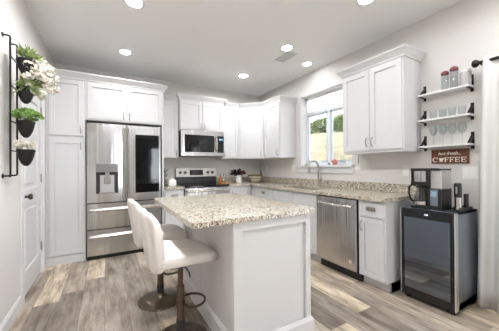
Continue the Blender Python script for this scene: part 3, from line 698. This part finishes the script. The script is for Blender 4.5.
TP = [(0, 0), (.027, 0), (.033, .085), (.031, .085), (.025, .006), (0, .006)]
for i, y in enumerate((1.22, 1.14, 1.065, .99)):
    lathe_thing('tumbler', 'short clear tumbler on the middle wall shelf', 'glass', TP, M_GLASS, (2.81, y, SHZ[1]+.018), 'tumblers on the middle shelf')
WG = [(0, 0), (.032, 0), (.032, .002), (.005, .006), (.004, .09), (.02, .105), (.034, .135), (.034, .16), (.028, .2), (.027, .2), (.032, .16), (.032, .136), (.018, .108), (0, .1)]
for i, y in enumerate((1.22, 1.14, 1.065, .99)):
    lathe_thing('wine_glass', 'clear stemmed wine glass on the lowest wall shelf', 'glass', WG, M_GLASS, (2.81, y, SHZ[2]+.018), 'wine glasses on the lowest shelf')

# coffee sign
t = thing('coffee_sign', 'brown wooden sign reading hot fresh coffee, hung below the shelves', 'sign', (XR, 1.108, 1.307), R90)
obj('board', MB().box(-.15, .15, -.02, -.001, -.068, .068), M_WOOD, t, bevel=.002)
def slab(b, pts, y0=-.0225, y1=-.0195): b.prism(pts, y0, y1, 'y')
b = MB()
def bar(x0, x1, z0, z1): b.box(x0, x1, -.0225, -.0195, z0, z1)
H0, H1 = -.055, -.008
def F_(x, w, bottom):
    bar(x+.004, x+.012, H0, H1); bar(x, x+.017, H0, H0+.004); bar(x, x+w, H1-.005, H1); bar(x+w-.004, x+w, H1-.013, H1)
    bar(x+.012, x+w*.75, (H0+H1)/2-.002, (H0+H1)/2+.003); bar(x+w*.7, x+w*.78, (H0+H1)/2-.006, (H0+H1)/2+.007)
    if bottom: bar(x, x+w, H0, H0+.005); bar(x+w-.004, x+w, H0, H0+.013)
for i, x in enumerate((-.038, .003)): F_(x, .036, False)
for i, x in enumerate((.045, .092)): F_(x, .04, True)
# C
cc, n = (-.115, (H0+H1)/2), 20
arcO = [(cc[0]+.024*math.cos(a), cc[1]+.0245*math.sin(a)) for a in [.75+(2*PI-1.5)*i/n for i in range(n+1)]]
arcI = [(cc[0]+.002+.016*math.cos(a), cc[1]+.019*math.sin(a)) for a in [.75+(2*PI-1.5)*i/n for i in range(n+1)]]
for i in range(n): slab(b, [arcO[i], arcO[i+1], arcI[i+1], arcI[i]])
bar(cc[0]+.0155, cc[0]+.0195, cc[1]+.006, H1)
obj('block_lettering', b, M_CREAM, t)
# the O is a cup on a saucer
cup_b = MB()
slab(cup_b, [(-.083, -.014), (-.081, -.034), (-.073, -.046), (-.057, -.046), (-.049, -.034), (-.047, -.014)])
slab(cup_b, [(-.087, -.049), (-.08, -.054), (-.05, -.054), (-.043, -.049)])
hp = [(-.047+.010*math.cos(a), -.025+.008*math.sin(a)) for a in [-1.4+2.8*i/8 for i in range(9)]]; hq = [(-.047+.006*math.cos(a), -.025+.0045*math.sin(a)) for a in [-1.4+2.8*i/8 for i in range(9)]]
for i in range(8): slab(cup_b, [hp[i], hp[i+1], hq[i+1], hq[i]])
obj('cup_emblem', cup_b, M_CREAM, t)
def text_mesh(name, s, size, m, parent, loc, rot, shear=0., space=1., align='CENTER', extr=.0012):
    cu = bpy.data.curves.new(name, 'FONT'); cu.body = s; cu.size = size; cu.extrude = extr; cu.shear = shear; cu.space_character = space; cu.align_x = align; cu.resolution_u = 3
    o = bpy.data.objects.new(name+'_tmp', cu); COL.objects.link(o)
    dg = bpy.context.evaluated_depsgraph_get(); me = bpy.data.meshes.new_from_object(o.evaluated_get(dg)); bpy.data.objects.remove(o)
    me.transform(Matrix.Translation(loc) @ rot); me.materials.clear(); me.materials.append(m); me.name = name
    q = bpy.data.objects.new(name, me); COL.objects.link(q); q.parent = parent; return q
text_mesh('script_lettering', 'hot fresh...', .046, M_CREAM, t, Vector((0, -.021, .014)), Matrix.Rotation(PI/2, 4, 'X'), .35, .95)

# ------------------------------------------------------------------ outlets and switches
def plate(label, loc, rz, w=.07, h=.115, toggles=0):
    t = thing('wall_switch' if toggles else 'wall_outlet', label, 'light switch' if toggles else 'outlet', loc, rz)
    obj('cover_plate', MB().box(-w/2, w/2, -.006, -.0005, -h/2, h/2), M_PLATE, t, bevel=.002)
    if toggles:
        for i in range(toggles):
            x = (i-(toggles-1)/2)*.046
            obj('rocker', MB().box(x-.016, x+.016, -.01, -.006, -.033, .033), M_WHITEC, t, bevel=.001)
    else:
        for z in (-.025, .025):
            obj('receptacle', MB().box(-.017, .017, -.008, -.006, z-.017, z+.017).box(-.008, -.005, -.0085, -.008, z-.005, z+.009).box(.005, .008, -.0085, -.008, z-.005, z+.009), M_WHITEC, t)
plate('white outlet on the wall below the large cabinet, left of the coffee maker', (XR, 1.515, 1.165), R90)
plate('white two-gang switch plate on the wall beside the curtain', (XR, .955, 1.15), R90, .115, .115, 2)
plate('white switch plate on the wall just right of the window sill', (XR, 2.125, 1.2), R90, .075, .115, 1)
plate('white outlet on the right wall near the room corner', (XR, 4.26, 1.18), R90)
plate('white outlet on the right wall just left of the window', (XR, 3.44, 1.185), R90)

# ------------------------------------------------------------------ curtains and rod
def curtain(label, y0, y1, x=2.775, amp=.022, folds=6, z0=.012, z1=2.135, xdir=True, cx=0):
    b = MB(); n = folds*12; G = []
    for j in range(13):
        z = z0+(z1-z0)*j/12; r = []
        for i in range(n+1):
            t_ = i/n; s_ = math.sin(2*PI*folds*t_)+.35*math.sin(2*PI*folds*t_*.5+1+.5*j/12)
            flare = 1+.12*(1-j/12)
            y = (y0+y1)/2+(t_-.5)*(y1-y0)*flare; o = s_*amp*(.7+.5*(1-j/12))
            r.append(b.bm.verts.new((x+o, y, z) if xdir else (y, x+o, z)))
        G.append(r)
    for a, c in zip(G, G[1:]):
        for i in range(n): b.bm.faces.new((a[i], a[i+1], c[i+1], c[i]))
    o = obj('curtain', b, M_CLOTH, smooth=True, angle=3)
    md = o.modifiers.new('thick', 'SOLIDIFY'); md.thickness = .0015
    return tag(recenter(o), label, 'curtain')
curtain('sheer white curtain hanging beside the shelves and beverage cooler', -.1, .83, folds=9)
curtain('white curtain beside the rear living room window', 1.55, 1.9, -6.42, xdir=False)
curtain('sheer white curtain at the far side of the patio door', -1.75, -1.3)
t = thing('curtain_rod', 'black curtain rod with a round finial at the right edge beside the shelves', 'curtain rod', (2.775, .85, 2.1))
obj('rod', MB().tube([(2.775, .86, 2.1), (2.775, -1.85, 2.1)], .012, 12), M_BLKMAT, t, local=False, smooth=True)
obj('finial', MB().lathe([(0, 0), (.014, 0), (.014, .006), (.026, .014), (.034, .03), (.03, .046), (.012, .056), (0, .058)], (2.775, .85, 2.1), 'y', 20), mat('dark_bronze', '#2C241E', .4, .5), t, local=False, smooth=True)
for y in (.84, -1.8):
    obj('bracket', MB().box(2.775, XR-.001, y-.008, y+.008, 2.08, 2.09).box(XR-.008, XR-.001, y-.015, y+.015, 2.05, 2.12).box(2.765, 2.785, y-.008, y+.008, 2.08, 2.1), M_BLKMAT, t, local=False)

# ------------------------------------------------------------------ coffee maker and opener on the cooler
t = thing('coffee_maker', 'black and silver coffee maker with a glass carafe on the beverage cooler', 'coffee maker', (2.62, 1.125, .833))
KY0, KY1, KM = .975, 1.275, 1.095
b = MB().box(2.49, 2.74, KM, KY1-.01, .833, .853).box(2.67, 2.74, KM-.012, KY1-.01, .833, 1.185).box(2.5, 2.74, KM, KY1-.01, 1.045, 1.068).box(2.5, 2.74, KM-.012, KY1-.01, 1.18, 1.196)
b.box(2.5, 2.74, KY0, KM-.005, .833, 1.015).box(2.5, 2.74, KY0, KM-.005, 1.178, 1.192).box(2.492, 2.67, KM-.014, KM+.004, .833, 1.19).box(2.51, 2.67, KY1-.02, KY1-.008, 1.05, 1.19).box(2.496, 2.67, KM, KY1-.01, 1.04, 1.075).box(2.496, 2.67, KM, KY1-.01, 1.17, 1.196)
obj('housing', b, M_BLACK, t, local=False, bevel=.004)
obj('brew_basket', MB().superell(.085, .084, .057, .12, .55, 40, 16, (2.583, 1.18, 1.124)), steel('basket_silver', '#B9B9BB', .2, (60, 60, .3), .25), t, local=False, smooth=True)
obj('warming_plate', MB().cyl((2.58, 1.182, .853), .07, .006), M_DARK, t, local=False)
cf = obj('carafe', MB().lathe([(0, .86), (.066, .86), (.08, .885), (.082, .93), (.072, .98), (.057, 1.005), (.057, 1.02), (.054, 1.02), (.054, 1.005), (.069, .98), (.079, .93), (.077, .887), (.064, .863), (0, .863)], (2.575, 1.182, 0), seg=32), M_GLASS, t, local=False, smooth=True)
sub('coffee_band', MB().lathe([(.0815, .868), (.084, .868), (.084, .895), (.0815, .895)], (2.575, 1.182, 0), seg=32, closed=True), M_CHROME, t, cf, smooth=True)
sub('carafe_lid', MB().lathe([(0, 1.015), (.059, 1.015), (.059, 1.03), (.03, 1.038), (0, 1.039)], (2.575, 1.182, 0), seg=24), M_BLACK, t, cf, smooth=True)
sub('carafe_handle', MB().tube([(2.55, 1.232, 1.04), (2.53, 1.265, 1.045), (2.515, 1.29, 1.02), (2.515, 1.292, .96), (2.525, 1.275, .905), (2.54, 1.255, .89)], .011, 8), M_BLACK, t, cf, smooth=True)
obj('water_tank', MB().box(2.515, 2.735, KY0+.004, KM-.014, 1.015, 1.178), glass('tank_plastic', '#FFFFFF', .3, .5, '#DCDCDC'), t, local=False, bevel=.006)
obj('control_panel', MB().box(2.494, 2.5, KY0+.03, KM-.02, .87, 1.01), mat('panel_grey', '#7C858E', .25, .3), t, local=False, bevel=.002)
obj('display', MB().box(2.4925, 2.4945, KY0+.04, KM-.03, .95, .995), mat('display_blue', '#8FA9B8', .2), t, local=False)
t.scale = (.8, .84, 1); t.location = (2.549, 1.137, .833)
t = thing('opener_stand', 'black tray stand behind the coffee maker corner, on the beverage cooler', 'opener stand', (2.64, .945, .833))
obj('tray', MB().box(2.53, 2.77, .908, .968, .833, .85).box(2.53, 2.77, .908, .913, .85, .862).box(2.53, 2.77, .963, .968, .85, .862), M_BLACK, t, local=False, bevel=.003)
t = thing('wine_opener', 'black and silver electric wine opener standing upright in the tray', 'wine opener', (2.565, .938, .85))
obj('barrel', MB().lathe([(0, 0), (.023, 0), (.023, .1), (0, .1)]), M_STEELH, t, smooth=True)
hd = obj('grip', MB().lathe([(0, .1), (.026, .1), (.027, .13), (.026, .215), (.02, .222), (0, .222)]), M_BLACK, t, smooth=True)
obj('button', MB().box(-.029, -.024, -.006, .006, .13, .19), M_CHROME, hd, bevel=.001)
lathe_thing('bottle_stopper', 'slim black cylinder standing at the back of the tray', 'stopper', [(0, 0), (.016, 0), (.017, .004), (.017, .115), (.014, .12), (0, .12)], M_BLACK, (2.72, .936, .85))

# ------------------------------------------------------------------ things on the counters and sill
random.seed(7)
t = thing('flower_pitcher', 'white ceramic pitcher of red flowers and dark leaves in the counter corner', 'pitcher', (2.21, 4.25, .915))
obj('pitcher', MB().lathe([(0, 0), (.045, 0), (.056, .03), (.054, .08), (.042, .12), (.05, .145), (.046, .145), (.038, .12), (.05, .08), (.05, .03), (0, .01)], seg=28), M_WHITEC, t, smooth=True)
obj('pitcher_handle', MB().tube([(-.045, 0, .125), (-.08, 0, .12), (-.085, 0, .08), (-.055, 0, .045)], .006, 8), M_WHITEC, t, smooth=True)
b = MB(); br = MB()
for i in range(70):
    a = random.uniform(0, 2*PI); e = random.uniform(.2, 1.3); dr_ = Vector((math.cos(a)*math.cos(e)-.25, math.sin(a)*math.cos(e), math.sin(e)))
    b.leaf(Vector((0, 0, .14))+dr_*random.uniform(.0, .1), dr_, random.uniform(.06, .1), .045, .2)
obj('dark_leaves', b, M_LEAFD, t)
for i in range(9):
    c = Vector((random.uniform(.01, .13), random.uniform(-.07, .05), random.uniform(.17, .25)))
    for k in range(16):
        dv = Vector((random.gauss(0, 1), random.gauss(0, 1), random.gauss(.2, 1))).normalized(); br.leaf(c, dv, .03, .026, 0)
obj('red_flowers', br, M_RED, t)
b = MB()
for i in range(8): b.tube([(0, 0, .05), (random.uniform(-.02, .03), random.uniform(-.02, .02), .15), (random.uniform(-.05, .1), random.uniform(-.05, .05), .22)], .002, 5)
obj('stems', b, M_LEAFD, t)
t = thing('wire_basket', 'round brass wire fruit basket on the counter in the room corner', 'basket', (2.56, 4.22, .915))
b = MB()
def circ(r, z, n=28): return [(r*math.cos(2*PI*i/n), r*math.sin(2*PI*i/n), z) for i in range(n)]
b.tube(circ(.145, .135), .009, 8, closed=True).tube(circ(.125, .075), .005, 6, closed=True).tube(circ(.075, .006), .006, 8, closed=True)
for i in range(20):
    a = 2*PI*i/20; b.tube([(.075*math.cos(a), .075*math.sin(a), .006), (.125*math.cos(a), .125*math.sin(a), .075), (.145*math.cos(a), .145*math.sin(a), .135)], .003, 5)
obj('wires', b, M_BRASS, t, smooth=True)
obj('bowl_liner', MB().lathe([(0, .012), (.07, .012), (.113, .07), (.125, .105), (.121, .105), (.108, .072), (.066, .017), (0, .017)], seg=28), M_CREAM, t, smooth=True)
obj('basket_handle', MB().tube([(.14, 0, .135), (.145, 0, .19), (.13, 0, .23), (.115, 0, .19), (.125, 0, .15)], .006, 6), M_BLKMAT, t, smooth=True)
t = tag(recenter(obj('cutting_board', MB().box(1.84, 2.0, 4.2, 4.47, .915, .93), M_BOARD, bevel=.004)), 'small wooden board under the oil bottles beside the range', 'cutting board')
def bottle(label, loc, m, h=.15):
    t = thing('oil_bottle', label, 'bottle', loc)
    obj('bottle_body', MB().lathe([(0, 0), (.024, 0), (.026, .004), (.026, h*.55), (.011, h*.75), (.011, h*.9), (0, h*.9)]), m, t, smooth=True)
    obj('pour_spout', MB().tube([(0, 0, h*.9), (0, 0, h), (-.012, 0, h+.02)], [.008, .005, .003], 8), M_BLACK, t, smooth=True)
bottle('amber oil bottle nearest the range on the wooden board', (1.88, 4.38, .93), M_AMBER, .15)
bottle('clear bottle beside the amber oil bottle on the board', (1.95, 4.4, .93), glass('bottle_clear', k=.35, trans='#E8E2D6'), .14)
t = thing('canister', 'squat white lidded canister on the counter left of the range', 'canister', (.93, 4.18, .915))
obj('can_body', MB().superell(.06, .06, .048, .25, .3, 28, 14, (0, 0, .048)), M_WHITEC, t, smooth=True)
obj('lid', MB().lathe([(0, .094), (.05, .094), (.05, .108), (.014, .114), (.014, .128), (0, .13)]), M_WHITEC, t, smooth=True)
t = thing('mug_tree', 'black wire stand behind the white canister beside the refrigerator panel', 'mug stand', (.84, 4.3, .915))
b = MB().cyl((0, 0, 0), .05, .008).tube([(0, 0, 0), (0, 0, .29)], .006, 8)
obj('post', b, M_BLKMAT, t, smooth=True)
for i, (a, z) in enumerate(((.2, .26), (2.3, .26), (4.4, .24), (1.2, .2), (3.3, .2), (5.4, .18))):
    obj('hook', MB().tube([(0, 0, z-.03), (.03*math.cos(a), .03*math.sin(a), z-.02), (.055*math.cos(a), .055*math.sin(a), z+.015)], .005, 6), M_BLKMAT, t, smooth=True)
t = thing('fabric_rose', 'pink ruffled rose ball on the window sill', 'ornament', (2.875, 2.51, WZ0))
b = MB()
for k in range(110):
    dv = Vector((random.gauss(0, 1), random.gauss(0, 1), random.gauss(0, 1))).normalized(); c = Vector((0, 0, .045))+dv*.028
    t2 = dv.cross(Vector((random.gauss(0, 1), random.gauss(0, 1), random.gauss(0, 1)))).normalized(); b.leaf(c, (dv*.6+t2*.5), .024, .024, 0, dv.cross(t2))
b.superell(.034, .034, .034, 1, 1, 16, 10, (0, 0, .042))
obj('petals', b, M_PINK, t)
t = thing('glass_pitcher', 'small clear glass pitcher on the window sill under the large cabinet', 'pitcher', (2.875, 2.37, WZ0))
obj('pitcher_body', MB().lathe([(0, 0), (.036, 0), (.046, .03), (.044, .07), (.03, .105), (.036, .135), (.034, .135), (.027, .105), (.041, .07), (.043, .03), (0, .006)], seg=24), M_GLASS, t, smooth=True)
obj('pitcher_handle', MB().tube([(-.01, .032, .12), (-.01, .065, .115), (-.01, .07, .08), (-.01, .044, .05)], .005, 8), M_GLASS, t, smooth=True)

# ------------------------------------------------------------------ wall planter on the left wall
t = thing('wall_planter_rack', 'black iron planter rack with two long rails on the left wall', 'plant rack', (XL+.02, 2.54, 1.16))
b = MB(); RX = XL+.045
for y in (2.46, 2.62):
    b.tube([(XL+.002, y, 2.2), (RX-.012, y, 2.2), (RX-.003, y, 2.197), (RX, y, 2.185), (RX, y, 1.18), (RX-.003, y, 1.168), (RX-.012, y, 1.165), (XL+.002, y, 1.165)], .0065, 8)
    for z in (2.2, 1.165): b.cyl((XL+.001, y, z), .017, .006, 'x', 14)
obj('rails', b, M_BLKMAT, t, local=False, smooth=True)
PZS = (2.065, 1.85, 1.585, 1.365)
for z in PZS:
    c = [(XL+.115+.056*math.cos(2*PI*i/28), 2.54+.056*math.sin(2*PI*i/28), z-.012) for i in range(28)]
    b = MB().tube(c, .004, 6, closed=True).tube([(RX, 2.46, z-.012), (RX, 2.62, z-.012)], .005, 6)
    obj('pot_ring', b, M_BLKMAT, t, local=False, smooth=True)
POT = [(0, -.128), (.012, -.126), (.026, -.112), (.040, -.082), (.050, -.044), (.056, -.004), (.057, .0), (.052, .0), (.047, -.012), (0, -.014)]
M_POT = mat('black_pot', '#1C1C1D', .45, .3)
def planter(z, label):
    t = thing('hanging_planter', label, 'planter', (XL+.115, 2.54, z), 0, 'black pots on the wall rack')
    obj('pot', MB().lathe(POT, seg=28), M_POT, t, smooth=True); return t
def spread(n, b, r, l, w, droop, z=0., zmin=.1, zmax=1.3, off=(0, 0, 0)):
    for i in range(n):
        a = random.uniform(0, 2*PI); e = random.uniform(zmin, zmax); dv = Vector((math.cos(a)*math.cos(e), math.sin(a)*math.cos(e), math.sin(e)))
        if dv.x < -.3: dv.x *= .3
        b.leaf(Vector(off)+Vector((0, 0, z))+dv*random.uniform(0, r), dv, l*random.uniform(.7, 1.2), w, droop)
p = planter(PZS[0], 'topmost black wall pot with pointed green leaves')
b = MB()
for ox, oy, n in ((0, 0, 26), (.045, .03, 18), (.03, -.04, 16), (-.02, .04, 12)): spread(n, b, .012, .1, .03, .12, off=(ox, oy, .015), zmin=.05)
obj('leaves', b, M_LEAFL, p)
p = planter(PZS[1], 'second black wall pot from the top, with a big white blossom bunch')
b = MB(); spread(130, b, .06, .085, .02, .3, zmin=-.35, zmax=1.0); obj('leaves', b, M_LEAFL, p)
b = MB(); s_ = MB()
heads = []
for i in range(95):
    dv = Vector((random.gauss(0, 1), random.gauss(0, 1), random.gauss(0, 1))).normalized()*random.uniform(.45, 1)
    c = Vector((.085+.11*dv.x, .045+.145*dv.y, .095+.16*dv.z))
    if c.x < -.05: c.x = -.05
    heads.append(c)
for c in heads:
    for k in range(15):
        dv = Vector((random.gauss(0, 1), random.gauss(0, 1), random.gauss(0, 1))).normalized()
        q = c+dv*.022; t2 = dv.orthogonal().normalized(); t2 = Matrix.Rotation(random.uniform(0, 6.3), 3, dv) @ t2
        for s2 in range(4):
            t3 = Matrix.Rotation(s2*PI/2, 3, dv) @ t2; b.leaf(q, t3+dv*.25, .015, .013, 0, dv)
for c in heads[::2]: s_.tube([(0, 0, 0), (c.x*.4, c.y*.4, c.z*.6), tuple(c)], .0025, 5)
obj('blossoms', b, M_PETAL, p); obj('stems', s_, M_LEAF, p)
p = planter(PZS[2], 'third black wall pot from the top, filled with round green succulents')
b = MB()
for i in range(95):
    a = random.uniform(0, 2*PI); r_ = .1*random.random()**.5; c = Vector((r_*math.cos(a)+.005, r_*1.15*math.sin(a), .02+.065*(1-(r_/.1)**2)))
    if c.x < -.07: c.x = -.07
    for k in range(12):
        a2 = 2.4*k; e = .2+k*.1; dv = Vector((math.cos(a2)*math.cos(e), math.sin(a2)*math.cos(e), math.sin(e))); b.leaf(c, dv, .026, .017, 0)
obj('succulents', b, M_SUCC, p)
p = planter(PZS[3], 'lowest black wall pot holding small white flowers')
b = MB()
for i in range(30):
    c = Vector((random.uniform(-.055, .055), random.uniform(-.055, .055), random.uniform(.01, .06)))
    for k in range(14):
        dv = Vector((random.gauss(0, 1), random.gauss(0, 1), random.gauss(.4, 1))).normalized(); b.leaf(c, dv, .024, .014, 0)
obj('blossoms', b, M_PETAL, p)

# ------------------------------------------------------------------ outdoors beyond the window
b = MB(); G = []
for i in range(25):
    r = []
    for j in range(25):
        x = 4.6+i*.9; y = -12+j*2.2; z = .2+max(0, (x-5.5))*.36 if x < 16.5 else 4.16+(x-16.5)*.02
        r.append(b.bm.verts.new((x, y, z-.1+.25*math.sin(x*1.7+y*.9)*math.cos(y*1.3))))
    G.append(r)
for a, c in zip(G, G[1:]):
    for i in range(24): b.bm.faces.new((a[i], a[i+1], c[i+1], c[i]))
struct('hillside', b, M_HILL, smooth=True, angle=3)
struct('yard', MB().box(-40, 4.7, -40, YF-.2, -.3, -.05).box(3.1, 4.7, YF-.2, 40, -.3, -.05), M_HILL)
bu0 = None
spots = [((17.6, 19.3), 1.0, 'rounded green bush on the hilltop at the left edge of the window view'), ((17.8, 16.9), 1.05, 'rounded green bush on the hilltop in the left window pane'),
         ((17.5, 14.5), .95, 'rounded green bush on the hilltop in the right window pane'), ((17.6, 12.1), 1.0, 'rounded green bush on the hilltop hidden partly by the large cabinet')]
for (x, y), s, lab in spots:
    zg = 3.95
    if bu0 is None:
        bu0 = o = thing('bush', lab, 'bush', (x, y, zg), 0, 'bushes on the hillside')
        b = MB()
        for i in range(2600):
            dv = Vector((random.gauss(0, 1), random.gauss(0, 1), random.gauss(0, 1))).normalized(); c = Vector((0, 0, .95))+Vector((dv.x*1.05, dv.y*1.05, dv.z*.85))*random.uniform(.6, 1)*(1+.18*math.sin(dv.x*5+dv.z*4)*math.cos(dv.y*5))
            b.leaf(c, Vector((random.gauss(0, 1), random.gauss(0, 1), random.gauss(0, 1))), .2, .12, .1)
        obj('foliage', b, M_TREE, o)
        b = MB()
        for a in range(5): b.tube([(0, 0, 0), (.15*math.cos(a*1.26), .15*math.sin(a*1.26), .4), (.5*math.cos(a*1.26), .5*math.sin(a*1.26), 1.1)], [.06, .045, .02], 6)
        obj('stems', b, M_WOOD, o)
    else:
        o = copy_tree(bu0); o.location = (x, y, zg); o['label'] = lab
    o.rotation_euler = (0, 0, x*7+y); o.scale = (s, s, s)

sh0 = None
for (x, y, sc, lab) in ((7.7, 8.1, .55, 'dry tan shrub low on the slope outside the left window pane'), (7.5, 7.0, .5, 'dry tan shrub low on the slope behind the middle window bar'), (7.8, 5.9, .55, 'dry tan shrub low on the slope outside the right window pane')):
    if sh0 is None:
        sh0 = o = thing('dry_shrub', lab, 'shrub', (x, y, .78), 0, 'dry shrubs on the slope')
        b = MB(); random.seed(3)
        for i in range(420):
            a = random.uniform(0, 2*PI); e = random.uniform(.5, 1.5); dv = Vector((math.cos(a)*math.cos(e), math.sin(a)*math.cos(e), math.sin(e)))
            b.leaf(dv*random.uniform(.1, .9), dv, .35, .05, .1)
        obj('foliage', b, mat('dry_leaf', '#8C7F5E', .8, var=.35, vscale=4), o)
        b = MB()
        for i in range(7): b.tube([(0, 0, -.1), (.2*math.cos(i*.9), .2*math.sin(i*.9), .5)], .02, 5)
        obj('stems', b, M_WOOD, o)
    else:
        o = copy_tree(sh0); o.location = (x, y, .78); o['label'] = lab
    o.scale = (sc, sc, sc); o.rotation_euler = (0, 0, x*9)
